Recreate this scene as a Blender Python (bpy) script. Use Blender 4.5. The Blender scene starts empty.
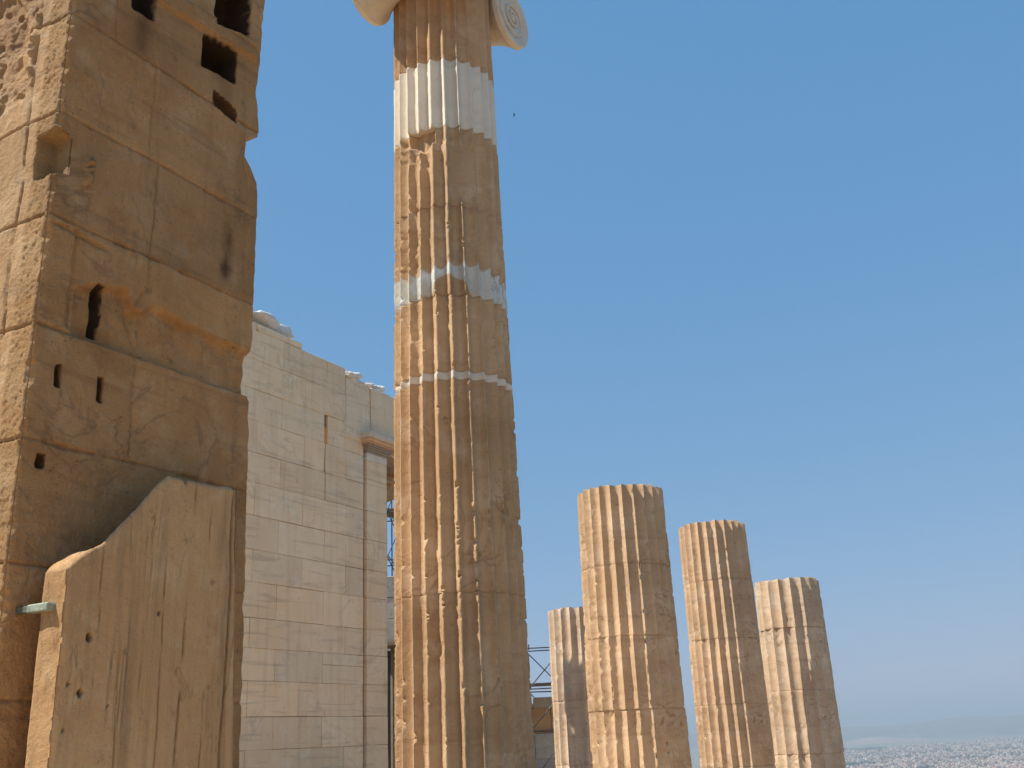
import bpy, math, random
import numpy as np
from mathutils import Matrix, Vector

random.seed(7)
rng = np.random.default_rng(11)
SC = bpy.context.scene
COL = SC.collection
R = math.radians

# ------------------------------------------------------------------ camera
EYE = np.array([0.0, 0.0, 1.7])
PITCH, ROLL = R(19.1), R(2.7)
fwd = Vector((0, math.cos(PITCH), math.sin(PITCH)))
r0 = Vector((1, 0, 0)); u0 = Vector((0, -math.sin(PITCH), math.cos(PITCH)))
rv = r0 * math.cos(ROLL) - u0 * math.sin(ROLL)
uv = u0 * math.cos(ROLL) + r0 * math.sin(ROLL)
camd = bpy.data.cameras.new('camera')
cam = bpy.data.objects.new('camera', camd); COL.objects.link(cam)
m = Matrix.Identity(4)
for i in range(3):
    m[i][0], m[i][1], m[i][2], m[i][3] = rv[i], uv[i], -fwd[i], EYE[i]
cam.matrix_world = m
camd.sensor_width = 36.0
camd.lens = 36.0 * 1030 / 1024
camd.clip_start = 0.1
camd.clip_end = 120000
SC.camera = cam

# ------------------------------------------------------------------ sky, sun, exposure
SUN_AZ, SUN_EL = R(-103), R(54)          # azimuth clockwise from +Y
world = bpy.data.worlds.new('World'); SC.world = world; world.use_nodes = True
wn = world.node_tree
bg = wn.nodes['Background']
sky = wn.nodes.new('ShaderNodeTexSky'); sky.sky_type = 'NISHITA'
sky.sun_disc = False
sky.sun_elevation = SUN_EL
sky.sun_rotation = SUN_AZ
sky.altitude = 150; sky.air_density = 1.0; sky.dust_density = 0.3; sky.ozone_density = 3.0
# the clear dry-summer sky of the place: deeper azure, gentler rise towards the horizon than the model's
sep = wn.nodes.new('ShaderNodeSeparateColor'); cmb = wn.nodes.new('ShaderNodeCombineColor')
wn.links.new(sky.outputs[0], sep.inputs[0])
for ch, (ex, gain) in enumerate(((0.68, 0.465), (0.36, 0.515), (0.22, 0.70))):
    k = 0.155
    m1 = wn.nodes.new('ShaderNodeMath'); m1.operation = 'MULTIPLY'; m1.inputs[1].default_value = k
    m2 = wn.nodes.new('ShaderNodeMath'); m2.operation = 'POWER'; m2.inputs[1].default_value = ex
    m3 = wn.nodes.new('ShaderNodeMath'); m3.operation = 'MULTIPLY'; m3.inputs[1].default_value = gain / k * 0.77
    wn.links.new(sep.outputs[ch], m1.inputs[0]); wn.links.new(m1.outputs[0], m2.inputs[0])
    wn.links.new(m2.outputs[0], m3.inputs[0]); wn.links.new(m3.outputs[0], cmb.inputs[ch])
wn.links.new(cmb.outputs[0], bg.inputs[0])
bg.inputs[1].default_value = 0.15
sund = bpy.data.lights.new('sun', 'SUN'); sund.energy = 5.0; sund.angle = R(0.5)
sund.color = (1.0, 0.945, 0.83)
sun = bpy.data.objects.new('sun', sund); COL.objects.link(sun)
sdir = Vector((math.sin(SUN_AZ) * math.cos(SUN_EL), math.cos(SUN_AZ) * math.cos(SUN_EL), math.sin(SUN_EL)))
sun.rotation_euler = sdir.to_track_quat('Z', 'Y').to_euler()
sun.location = (-30, 0, 40)
SC.view_settings.view_transform = 'Standard'
SC.view_settings.look = 'None'
SC.view_settings.exposure = 0.4
SC.cycles.volume_bounces = 0
SC.view_settings.gamma = 1.0
SC.view_settings.use_curve_mapping = False

# ------------------------------------------------------------------ numpy noise
def _hash(ix, iy, iz, seed):
    h = (ix.astype(np.uint32) * np.uint32(374761393) + iy.astype(np.uint32) * np.uint32(668265263)
         + iz.astype(np.uint32) * np.uint32(2147483647) + np.uint32((seed * 974634777 + 12345) & 0xffffffff))
    h = (h ^ (h >> np.uint32(13))) * np.uint32(1274126177)
    h = h ^ (h >> np.uint32(16))
    h = h * np.uint32(2246822519)
    return (h ^ (h >> np.uint32(15)))

_G = np.array([(1,1,0),(-1,1,0),(1,-1,0),(-1,-1,0),(1,0,1),(-1,0,1),(1,0,-1),(-1,0,-1),
               (0,1,1),(0,-1,1),(0,1,-1),(0,-1,-1),(1,1,0),(-1,1,0),(0,-1,1),(0,-1,-1)], float)

def pnoise(x, y, z, seed=0):
    x, y, z = np.broadcast_arrays(np.asarray(x, float), np.asarray(y, float), np.asarray(z, float))
    fx, fy, fz = np.floor(x), np.floor(y), np.floor(z)
    ix, iy, iz = fx.astype(np.int64), fy.astype(np.int64), fz.astype(np.int64)
    x, y, z = x - fx, y - fy, z - fz
    u, v, w = (t * t * t * (t * (t * 6 - 15) + 10) for t in (x, y, z))
    out = 0
    for dx in (0, 1):
        for dy in (0, 1):
            for dz in (0, 1):
                g = _G[_hash(ix + dx, iy + dy, iz + dz, seed) & np.uint32(15)]
                dot = g[..., 0] * (x - dx) + g[..., 1] * (y - dy) + g[..., 2] * (z - dz)
                out = out + dot * (u if dx else 1 - u) * (v if dy else 1 - v) * (w if dz else 1 - w)
    return out

def fbm(x, y, z, oct=4, seed=0, gain=0.5):
    s = 0; a = 1.0; f = 1.0
    for o in range(oct):
        s = s + a * pnoise(x * f, y * f, z * f, seed + o * 17)
        a *= gain; f *= 2.03
    return s

def sstep(a, b, x):
    t = np.clip((x - a) / (b - a), 0, 1)
    return t * t * (3 - 2 * t)

def gauss(x, w):
    return np.exp(-(x / w) ** 2)

def box01(x, a, b, e):
    return sstep(a - e, a + e, x) * (1 - sstep(b - e, b + e, x))

# ------------------------------------------------------------------ object helpers
def mesh_obj(name, verts, faces, mat, parent=None, tint=None, smooth=True, sharp=None, rough=None):
    me = bpy.data.meshes.new(name)
    verts = np.asarray(verts, float).reshape(-1, 3)
    me.from_pydata(verts.tolist(), [], faces)
    if tint is None:
        tint = np.ones((len(verts), 3))
    tint = np.asarray(tint, float)
    if tint.ndim == 1:
        tint = np.tile(tint, (len(verts), 1))
    ca = me.color_attributes.new('tint', 'FLOAT_COLOR', 'POINT')
    ca.data.foreach_set('color', np.hstack([tint, np.ones((len(verts), 1))]).astype(np.float32).ravel())
    if rough is not None:
        ra = me.attributes.new('rough', 'FLOAT', 'POINT')
        ra.data.foreach_set('value', np.asarray(rough, np.float32).ravel())
    if mat: me.materials.append(mat)
    me.polygons.foreach_set('use_smooth', [smooth] * len(me.polygons))
    if sharp: me.set_sharp_from_angle(angle=R(sharp))
    me.update()
    o = bpy.data.objects.new(name, me); COL.objects.link(o)
    if parent: o.parent = parent
    return o

def tag(o, label=None, cat=None, group=None, kind=None):
    if label: o['label'] = label
    if cat: o['category'] = cat
    if group: o['group'] = group
    if kind: o['kind'] = kind
    return o

def empty(name, loc, label, cat, group=None):
    o = bpy.data.objects.new(name, None); COL.objects.link(o); o.location = loc
    return tag(o, label, cat, group)

class MB:
    """collects boxes, tubes and lathes for one mesh"""
    def __init__(s): s.v = []; s.f = []; s.t = []
    def add(s, v, f, tint=(1, 1, 1)):
        b = len(s.v); s.v += [tuple(p) for p in v]; s.f += [tuple(i + b for i in q) for q in f]
        s.t += [tint] * len(v)
    def box(s, o, ax, ay, az, tint=(1, 1, 1), bev=0.0, jit=0.0):
        """corner o with edge vectors; bevelled corners by chamfering each edge"""
        o, ax, ay, az = (np.array(q, float) for q in (o, ax, ay, az))
        if bev <= 0:
            v = [o + ax * i + ay * j + az * k for k in (0, 1) for j in (0, 1) for i in (0, 1)]
            if jit: v = [p + rng.normal(0, jit, 3) for p in v]
            s.add(v, [(0, 2, 3, 1), (4, 5, 7, 6), (0, 1, 5, 4), (2, 6, 7, 3), (0, 4, 6, 2), (1, 3, 7, 5)], tint)
            return
        L = [np.linalg.norm(q) for q in (ax, ay, az)]
        U = [q / l for q, l in zip((ax, ay, az), L)]
        idx = {}; v = []
        for i in (0, 1):
            for j in (0, 1):
                for k in (0, 1):
                    c = o + ax * i + ay * j + az * k + (rng.normal(0, jit, 3) if jit else 0)
                    sg = [1 - 2 * i, 1 - 2 * j, 1 - 2 * k]
                    bb = bev * (0.6 + 0.9 * rng.random())
                    for a in range(3):       # vertex lying on face a, inset along the other two axes
                        p = c + sum(U[b] * sg[b] * bb for b in range(3) if b != a)
                        idx[(i, j, k, a)] = len(v); v.append(p)
        f = []
        for a in range(3):
            for side in (0, 1):
                b, c = [(1, 2), (2, 0), (0, 1)][a]
                q = []
                for (p, r) in ((0, 0), (1, 0), (1, 1), (0, 1)):
                    t = [0, 0, 0]; t[a] = side; t[b] = p; t[c] = r
                    q.append(idx[(*t, a)])
                f.append(tuple(q) if side else tuple(q[::-1]))
        for a in range(3):                   # edge chamfers (edges running along axis a)
            b, c = [(1, 2), (2, 0), (0, 1)][a]
            for p in (0, 1):
                for r in (0, 1):
                    t0 = [0, 0, 0]; t1 = [0, 0, 0]
                    t0[b] = t1[b] = p; t0[c] = t1[c] = r; t1[a] = 1
                    q = [idx[(*t0, b)], idx[(*t1, b)], idx[(*t1, c)], idx[(*t0, c)]]
                    f.append(tuple(q) if (p ^ r) == 0 else tuple(q[::-1]))
        for i in (0, 1):
            for j in (0, 1):
                for k in (0, 1):
                    q = [idx[(i, j, k, 0)], idx[(i, j, k, 1)], idx[(i, j, k, 2)]]
                    f.append(tuple(q) if (i + j + k) % 2 == 1 else tuple(q[::-1]))
        s.add(v, f, tint)
    def tube(s, p, q, r, n=8, tint=(1, 1, 1)):
        p = np.array(p, float); q = np.array(q, float); d = q - p; d = d / np.linalg.norm(d)
        h = np.array([0, 0, 1.0]) if abs(d[2]) < 0.9 else np.array([1.0, 0, 0])
        u = np.cross(d, h); u /= np.linalg.norm(u); w = np.cross(d, u)
        v = [c + r * (u * math.cos(2 * math.pi * i / n) + w * math.sin(2 * math.pi * i / n)) for c in (p, q) for i in range(n)]
        f = [(i, i + n, (i + 1) % n + n, (i + 1) % n) for i in range(n)] + [tuple(range(n)), tuple(range(2 * n - 1, n - 1, -1))]
        s.add(v, f, tint)
    def lathe(s, prof, c=(0, 0, 0), axis=None, n=32, tint=(1, 1, 1)):
        """prof: list of (radius, height along axis)"""
        axis = np.array(axis if axis is not None else (0, 0, 1.0), float); axis /= np.linalg.norm(axis)
        h = np.array([1.0, 0, 0]) if abs(axis[2]) > 0.9 else np.array([0, 0, 1.0])
        u = np.cross(h, axis); u /= np.linalg.norm(u); w = np.cross(axis, u); c = np.array(c, float)
        v = [c + axis * z + r * (u * math.cos(2 * math.pi * i / n) + w * math.sin(2 * math.pi * i / n)) for r, z in prof for i in range(n)]
        f = [(k * n + i, k * n + (i + 1) % n, (k + 1) * n + (i + 1) % n, (k + 1) * n + i) for k in range(len(prof) - 1) for i in range(n)]
        f += [tuple(range(n - 1, -1, -1)), tuple(range((len(prof) - 1) * n, len(prof) * n))]
        s.add(v, f, tint)
    def build(s, name, mat, parent=None, smooth=False, sharp=None):
        return mesh_obj(name, s.v, s.f, mat, parent, s.t, smooth, sharp)

def grid_faces(nr, nc, wrap=True, flip=False):
    i = np.arange(nr - 1)[:, None]; j = np.arange(nc if wrap else nc - 1)[None, :]
    j2 = (j + 1) % nc
    q = np.stack(np.broadcast_arrays(i * nc + j, i * nc + j2, (i + 1) * nc + j2, (i + 1) * nc + j), -1).reshape(-1, 4)
    if flip: q = q[:, ::-1]
    return q.tolist()

# ------------------------------------------------------------------ materials
def nd(nt, t, **kw):
    n = nt.nodes.new(t)
    for k, v in kw.items():
        if k.startswith('i_'):
            key = k[2:]
            n.inputs[int(key) if key.isdigit() else key].default_value = v
        else: setattr(n, k, v)
    return n

def mixc(nt, a, b, f, mode='MIX'):
    n = nt.nodes.new('ShaderNodeMix'); n.data_type = 'RGBA'; n.blend_type = mode
    for s, v in ((n.inputs['A'], a), (n.inputs['B'], b), (n.inputs['Factor'], f)):
        if hasattr(v, 'is_output'): nt.links.new(v, s)
        elif isinstance(v, (int, float)): s.default_value = v
        else: s.default_value = (*v, 1) if len(v) == 3 else v
    return n.outputs['Result']

def mrange(nt, v, a, b, c=0.0, d=1.0):
    n = nt.nodes.new('ShaderNodeMapRange'); nt.links.new(v, n.inputs[0])
    for i, q in enumerate((a, b, c, d)): n.inputs[i + 1].default_value = q
    return n.outputs[0]

def noise(nt, vec, scale, detail=6, rough=0.55, dist=0.0, stretch=None):
    if stretch:
        mp = nt.nodes.new('ShaderNodeMapping'); mp.inputs['Scale'].default_value = stretch
        nt.links.new(vec, mp.inputs[0]); vec = mp.outputs[0]
    n = nt.nodes.new('ShaderNodeTexNoise'); nt.links.new(vec, n.inputs['Vector'])
    n.inputs['Scale'].default_value = scale; n.inputs['Detail'].default_value = detail
    n.inputs['Roughness'].default_value = rough; n.inputs['Distortion'].default_value = dist
    return n.outputs['Fac']

def math_(nt, op, a, b=None):
    n = nt.nodes.new('ShaderNodeMath'); n.operation = op
    for i, v in enumerate((a, b)):
        if v is None: continue
        if hasattr(v, 'is_output'): nt.links.new(v, n.inputs[i])
        else: n.inputs[i].default_value = v
    return n.outputs[0]

def stone(name, c1, c2, c3, vein=(0.2, 0.13, 0.08), vein_amt=0.5, vein_scale=1.2, streak=0.0, bed=0.0, speck=0.5,
          bump=0.35, scale=1.0, coarse=0.0, rough=0.85, vdir=(1, 1, 1), patina=0.36):
    m = bpy.data.materials.new(name); m.use_nodes = True; nt = m.node_tree
    bs = nt.nodes['Principled BSDF']
    co = nt.nodes.new('ShaderNodeTexCoord').outputs['Object']
    a = nt.nodes.new('ShaderNodeAttribute'); a.attribute_name = 'tint'
    n1 = noise(nt, co, 0.9 * scale, 8, 0.6, 0.6)
    col = mixc(nt, c1, c2, mrange(nt, n1, 0.36, 0.64))
    n2 = noise(nt, co, 3.4 * scale, 9, 0.65, 0.3)
    col = mixc(nt, col, c3, mrange(nt, n2, 0.5, 0.72, 0, 0.75))
    if streak:
        n3 = noise(nt, co, 1.0, 7, 0.6, 0.4, (7 * scale, 7 * scale, 0.5 * scale))
        col = mixc(nt, col, vein, math_(nt, 'MULTIPLY', mrange(nt, n3, 0.5, 0.75), streak))
    if bed:
        n4 = noise(nt, co, 1.0, 6, 0.6, 0.8, (0.8 * scale, 0.8 * scale, 9 * scale))
        col = mixc(nt, col, vein, math_(nt, 'MULTIPLY', mrange(nt, n4, 0.54, 0.68), bed))
    # veins: narrow band round the mid value of a distorted noise
    n5 = noise(nt, co, vein_scale, 5, 0.55, 1.6, vdir)
    v5 = math_(nt, 'ABSOLUTE', math_(nt, 'SUBTRACT', n5, 0.5))
    vf = mrange(nt, v5, 0.0, 0.022, 1, 0)
    vbreak = mrange(nt, noise(nt, co, 1.7 * scale, 3), 0.45, 0.62)
    col = mixc(nt, col, vein, math_(nt, 'MULTIPLY', math_(nt, 'MULTIPLY', vf, vbreak), vein_amt))
    # dark patina: soft-edged crust patches and scattered spots
    n7 = noise(nt, co, 2.1 * scale, 9, 0.7, 0.9)
    col = mixc(nt, col, tuple(q * 0.55 for q in vein), mrange(nt, n7, 0.60, 0.76, 0, patina))
    n8 = noise(nt, co, 9 * scale, 4, 0.6)
    col = mixc(nt, col, tuple(q * 0.6 for q in vein), mrange(nt, n8, 0.66, 0.72, 0, min(1.0, patina * 1.3)))
    # grain and specks
    n6 = noise(nt, co, 26 * scale, 8, 0.7)
    col = mixc(nt, col, (0.0, 0.0, 0.0), mrange(nt, n6, 0.56, 0.8, 0, 0.34 * speck))
    col = mixc(nt, col, (0.9, 0.86, 0.78), mrange(nt, n6, 0.42, 0.22, 0, 0.22 * speck))
    n9 = noise(nt, co, 70 * scale, 3, 0.6)
    pit = mrange(nt, n9, 0.63, 0.70)
    pmask = mrange(nt, noise(nt, co, 3.0 * scale, 4), 0.42, 0.62)
    pit = math_(nt, 'MULTIPLY', pit, pmask)
    col = mixc(nt, col, tuple(q * 0.6 for q in vein), math_(nt, 'MULTIPLY', pit, 0.8 * speck))
    col = mixc(nt, col, a.outputs['Color'], 1.0, 'MULTIPLY')
    nt.links.new(col, bs.inputs['Base Color'])
    bs.inputs['Roughness'].default_value = rough
    bs.inputs['Specular IOR Level'].default_value = 0.25
    # bump
    b1 = noise(nt, co, 14 * scale, 10, 0.68)
    b2 = noise(nt, co, 60 * scale, 6, 0.7)
    h = math_(nt, 'ADD', b1, math_(nt, 'MULTIPLY', b2, 0.7))
    h = math_(nt, 'SUBTRACT', h, math_(nt, 'MULTIPLY', pit, 0.35 * speck))
    if coarse:
        ra = nt.nodes.new('ShaderNodeAttribute'); ra.attribute_name = 'rough'
        b3 = noise(nt, co, 100, 5, 0.75)
        h = math_(nt, 'ADD', h, math_(nt, 'MULTIPLY', math_(nt, 'MULTIPLY', b3, ra.outputs['Fac']), coarse))
    bp = nt.nodes.new('ShaderNodeBump'); bp.inputs['Strength'].default_value = bump
    bp.inputs['Distance'].default_value = 0.03 / scale
    nt.links.new(h, bp.inputs['Height']); nt.links.new(bp.outputs[0], bs.inputs['Normal'])
    return m

def plain(name, col, rough=0.6, metal=0.0, var=0.25, scale=8.0, col2=None):
    m = bpy.data.materials.new(name); m.use_nodes = True; nt = m.node_tree; bs = nt.nodes['Principled BSDF']
    co = nt.nodes.new('ShaderNodeTexCoord').outputs['Object']
    a = nt.nodes.new('ShaderNodeAttribute'); a.attribute_name = 'tint'
    n1 = noise(nt, co, scale, 6)
    c2 = col2 if col2 else tuple(q * (1 - var) for q in col)
    c = mixc(nt, col, c2, mrange(nt, n1, 0.35, 0.65))
    c = mixc(nt, c, a.outputs['Color'], 1.0, 'MULTIPLY')
    nt.links.new(c, bs.inputs['Base Color'])
    bs.inputs['Roughness'].default_value = rough; bs.inputs['Metallic'].default_value = metal
    return m

M_PIER = stone('pier_stone', (0.55, 0.305, 0.13), (0.43, 0.22, 0.085), (0.61, 0.39, 0.20), vein=(0.19, 0.11, 0.055),
               patina=0.25, vein_amt=0.5, streak=0.4, bed=0.35, speck=0.9, bump=0.75, coarse=2.2)
M_SLAB = stone('slab_stone', (0.57, 0.345, 0.165), (0.48, 0.27, 0.12), (0.62, 0.425, 0.23), vein=(0.17, 0.10, 0.055),
               vein_amt=0.75, vein_scale=1.0, vdir=(5, 5, 0.45), streak=0.75, speck=0.7, bump=0.45, patina=0.3)
M_TAN = stone('tan_column_marble', (0.66, 0.445, 0.255), (0.49, 0.31, 0.165), (0.73, 0.56, 0.385), vein=(0.28, 0.15, 0.065),
              vein_amt=0.5, streak=0.35, bed=0.22, speck=0.6, bump=0.4)
M_DORIC = stone('pale_tan_marble', (0.65, 0.475, 0.325), (0.53, 0.365, 0.235), (0.72, 0.60, 0.47), vein=(0.30, 0.18, 0.095),
                vein_amt=0.7, streak=0.35, bed=0.25, speck=0.6, bump=0.45, vein_scale=1.6)
M_NEW = stone('new_white_marble', (0.80, 0.72, 0.60), (0.76, 0.66, 0.53), (0.82, 0.76, 0.67), vein=(0.5, 0.44, 0.36),
              vein_amt=0.45, streak=0.25, bed=0.2, speck=0.3, bump=0.15, patina=0.12)
M_WALL = stone('wall_marble', (0.85, 0.67, 0.455), (0.81, 0.60, 0.38), (0.86, 0.72, 0.54), vein=(0.36, 0.27, 0.19),
               vein_amt=0.3, vein_scale=0.6, streak=0.25, bed=0.35, speck=0.45, bump=0.2, patina=0.2)
M_CAP = stone('capital_marble', (0.77, 0.69, 0.58), (0.70, 0.60, 0.47), (0.80, 0.74, 0.66), vein=(0.3, 0.2, 0.12),
              vein_amt=0.5, streak=0.25, speck=0.4, bump=0.25)
M_GREY = stone('grey_marble', (0.50, 0.47, 0.43), (0.42, 0.38, 0.33), (0.58, 0.55, 0.50), vein=(0.2, 0.17, 0.14), bump=0.3)
M_RUBBLE = stone('white_rubble_marble', (0.80, 0.77, 0.72), (0.72, 0.66, 0.58), (0.84, 0.82, 0.79), vein=(0.4, 0.35, 0.3),
                 bump=0.6, speck=0.5, scale=1.5)
M_STEEL = plain('scaffold_steel', (0.10, 0.13, 0.17), 0.5, 0.7, col2=(0.17, 0.13, 0.10))
M_PLANK = plain('scaffold_plank', (0.22, 0.18, 0.14), 0.8)
M_CLAMP = plain('patinated_bronze', (0.36, 0.42, 0.34), 0.6, 0.25, scale=30, col2=(0.20, 0.22, 0.17))

# ------------------------------------------------------------------ ground, city, hills
def ground():
    rad = np.concatenate([np.linspace(0, 34, 50), np.linspace(36, 120, 22), np.geomspace(140, 42000, 46)])
    nth = 160
    th = np.linspace(0, 2 * np.pi, nth, endpoint=False)
    rr, tt = np.meshgrid(rad, th, indexing='ij')
    x, y = rr * np.sin(tt), rr * np.cos(tt) + 8
    edge = 31 + 4 * fbm(np.sin(tt) * 2, np.cos(tt) * 2, 0 * tt, 3, 5)
    z = -138 * sstep(0, 1, np.clip((rr - edge) / 190, 0, 1) ** 0.75)
    k = sstep(edge, edge + 10, rr) * (1 - sstep(230, 400, rr))
    z = z + k * 5 * fbm(x / 14, y / 14, 0 * x, 5, 3)
    flat = 1 - sstep(edge - 2, edge + 4, rr)
    z = z + flat * 0.035 * fbm(x / 1.3, y / 1.3, 0 * x, 4, 9) - flat * 0.03
    far = sstep(300, 1200, rr)
    z = z + far * (3 * fbm(x / 900, y / 900, 0 * x, 3, 2))
    v = np.stack([x, y, z], -1).reshape(-1, 3)
    mat = bpy.data.materials.new('rocky_ground'); mat.use_nodes = True; nt = mat.node_tree; bs = nt.nodes['Principled BSDF']
    co = nt.nodes.new('ShaderNodeTexCoord').outputs['Object']
    n1 = noise(nt, co, 0.5, 9, 0.65); n2 = noise(nt, co, 7.0, 8, 0.7)
    c = mixc(nt, (0.13, 0.08, 0.038), (0.18, 0.115, 0.06), mrange(nt, n1, 0.4, 0.6))
    c = mixc(nt, c, (0.10, 0.09, 0.05), mrange(nt, n2, 0.52, 0.75, 0, 0.7))
    sx = nt.nodes.new('ShaderNodeSeparateXYZ'); nt.links.new(co, sx.inputs[0])
    n3 = noise(nt, co, 0.012, 8, 0.65)
    low = mixc(nt, (0.26, 0.23, 0.17), (0.12, 0.14, 0.07), mrange(nt, n3, 0.45, 0.6))
    c = mixc(nt, c, low, mrange(nt, sx.outputs[2], -4, -30))
    nt.links.new(c, bs.inputs['Base Color']); bs.inputs['Roughness'].default_value = 0.95
    bp = nt.nodes.new('ShaderNodeBump'); bp.inputs['Strength'].default_value = 0.6; bp.inputs['Distance'].default_value = 0.05
    nt.links.new(n2, bp.inputs['Height']); nt.links.new(bp.outputs[0], bs.inputs['Normal'])
    return tag(mesh_obj('ground', v, grid_faces(len(rad), nth), mat, smooth=True, sharp=40), kind='structure')
g = ground()
# the grid winds clockwise seen from above: turn it up
g.data.flip_normals()

def az_pt(az, d, z):
    return (d * math.sin(R(az)), d * math.cos(R(az)), z)

def hills():
    m = stone('hill_scrub', (0.16, 0.15, 0.12), (0.09, 0.10, 0.07), (0.20, 0.18, 0.15), scale=0.002, bump=0.0)
    # far ridge all round the horizon, higher to the right
    na, nr = 720, 14
    azs = np.linspace(-180, 180, na, endpoint=False)
    t = np.linspace(0, 1, nr)
    A, T = np.meshgrid(azs, t)
    ca, sa = np.cos(np.radians(A)), np.sin(np.radians(A))
    prof = 122 + 18 * fbm(ca * 3, sa * 3, 0 * A, 4, 21)
    prof = prof + 52 * np.exp(-((A - 21.8) / 1.8) ** 2) + 70 * np.exp(-((A - 26.8) / 3.0) ** 2) + 60 * np.exp(-((A - 40) / 9) ** 2)
    prof = prof + 12 * fbm(ca * 40, sa * 40, 0 * A, 4, 8)
    dist = 12400 + (T - 0.5) * 4200
    z = -140 + np.maximum(prof, 112) * np.sin(np.pi * T) ** 0.8 + 12 * fbm(ca * 50, sa * 50, T * 6, 4, 4) * np.sin(np.pi * T)
    v = np.stack([dist * sa, dist * ca, z], -1).reshape(-1, 3)
    tag(mesh_obj('far_hills', v, grid_faces(nr, na, flip=False), m), kind='structure')
    # a low bare hill in front of it
    m2 = stone('bare_hill', (0.34, 0.26, 0.21), (0.28, 0.21, 0.17), (0.36, 0.29, 0.24), scale=0.004, bump=0.0)
    c = az_pt(18.1, 9000, -140)
    n = 60; xs = np.linspace(-1, 1, n); X, Y = np.meshgrid(xs, xs)
    rr = np.sqrt(X ** 2 + Y ** 2)
    Z = 38 * np.maximum(0, 1 - rr ** 1.5) * (1 + 0.8 * fbm(X * 2, Y * 2, 0 * X, 4, 31)) - 2
    v = np.stack([c[0] + X * 420, c[1] + Y * 420, c[2] + Z], -1).reshape(-1, 3)
    tag(mesh_obj('bare_hill', v, grid_faces(n, n, wrap=False), m2), kind='structure')
hills()

def city():
    mat = plain('city_plaster', (0.72, 0.63, 0.57), 0.9, var=0.15, scale=0.02)
    pal = [(1, 1, 1), (1.0, 0.94, 0.88), (0.95, 0.82, 0.74), (0.8, 0.78, 0.76), (1.0, 0.97, 0.95), (0.72, 0.62, 0.55), (0.98, 0.82, 0.75), (0.5, 0.42, 0.38), (0.6, 0.36, 0.28), (0.35, 0.33, 0.33)]
    def block(mb, cx, cy, w, d, h, rz, z0, tint):
        ux = np.array([math.cos(rz), math.sin(rz), 0]); uy = np.array([-math.sin(rz), math.cos(rz), 0])
        c = np.array([cx, cy, z0])
        o = c - ux * w / 2 - uy * d / 2
        mb.box(o, ux * w, uy * d, (0, 0, h), tint)
        # stair house / tank room on the roof and a set-back storey
        q = 0.25 + 0.3 * random.random()
        mb.box(o + ux * w * 0.3 + uy * d * 0.25 + np.array([0, 0, h]), ux * w * q, uy * d * 0.4, (0, 0, 2.6), tint)
    # spots on a jittered street grid
    spots = []
    for az in np.arange(13, 31, 0.23):
        d = 2950.0
        while d < 8200:
            aa = az + rng.normal(0, 0.11); dd = d + rng.normal(0, 12)
            edge = 7600 - 250 * (22 - min(aa, 24)) + 300 * math.sin(aa * 1.7)
            if dd < edge: spots.append((aa, dd))
            d += 17 * (1 + 0.4 * rng.random()) * (d / 3600) ** 0.5
    rng.shuffle(spots)
    def in_park(aa, dd):
        return float(fbm(np.array(aa * 0.5), np.array(dd / 420.0), np.array(0.3), 3, 77)) > 0.24
    spots = [s for s in spots if not in_park(*s)]
    spots.sort(key=lambda s: s[1])
    near = [s for s in spots if 17.6 < s[0] < 24.6 and s[1] > 3300][:300]
    nearset = set(near)
    # individual buildings, nearest rows
    protos = []
    for i in range(14):
        w = 7 + 6 * random.random(); d = 7 + 5 * random.random(); h = 6 + 3.1 * random.randint(0, 2)
        mb = MB(); block(mb, 0, 0, w, d, h, 0, 0, pal[i % len(pal)])
        protos.append(mb)
    proto_objs = []
    for i, (aa, dd) in enumerate(near):
        p = az_pt(aa, dd, -139.5)
        k = i % 14
        rz = R(-aa + 20 + rng.normal(0, 6))
        if i < 14:
            o = protos[k].build('city_building', mat)
            proto_objs.append(o)
        else:
            o = proto_objs[k].copy(); COL.objects.link(o)
        o.location = p; o.rotation_euler = (0, 0, rz)
        tag(o, 'pale flat-roofed block in the nearest rows of the distant hazy city at lower right', 'building', 'pale blocks in the nearest rows of the distant city')
    mb = MB()
    for s in spots:
        if s in nearset: continue
        aa, dd = s
        x, y, z = az_pt(aa, dd, -139.6)
        block(mb, x, y, 7 + 8 * random.random(), 7 + 6 * random.random(), 6 + 3.1 * random.randint(0, 3), R(-aa + 20 + rng.normal(0, 6)), z,
              tuple(np.array(random.choice(pal)) * (0.8 + 0.25 * random.random())))
    o = mb.build('far_city', mat)
    tag(o, 'far sprawl of pale city blocks fading into haze at lower right', 'city', kind='stuff')
    # dark green tree patches between the blocks: clumps of small leaf faces
    tv = []; tf = []; tt = []
    for az in np.arange(14, 32, 0.09):
        for d in np.arange(3000, 7000, 60):
            if in_park(az, d):
                for c in range(2):
                    p = np.array(az_pt(az + rng.normal(0, .05), d + rng.normal(0, 30), -139.5 + 5))
                    sh = 0.7 + 0.5 * random.random()
                    for k in range(16):
                        q = p + rng.normal(0, 1, 3) * np.array([5, 5, 2.6])
                        u = rng.normal(0, 1.6, 3); w = rng.normal(0, 1.6, 3)
                        b = len(tv); tv += [q - u, q + w, q + u, q - w]; tf.append((b, b + 1, b + 2, b + 3)); tt += [(sh, sh, sh)] * 4
    if tv:
        mt = plain('city_foliage', (0.055, 0.075, 0.04), 0.9, var=0.4, scale=0.1)
        tag(mesh_obj('city_trees', np.array(tv), tf, mt, tint=np.array(tt), smooth=False), 'dark green patches of trees among the distant city blocks', 'trees', kind='stuff')
city()

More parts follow.
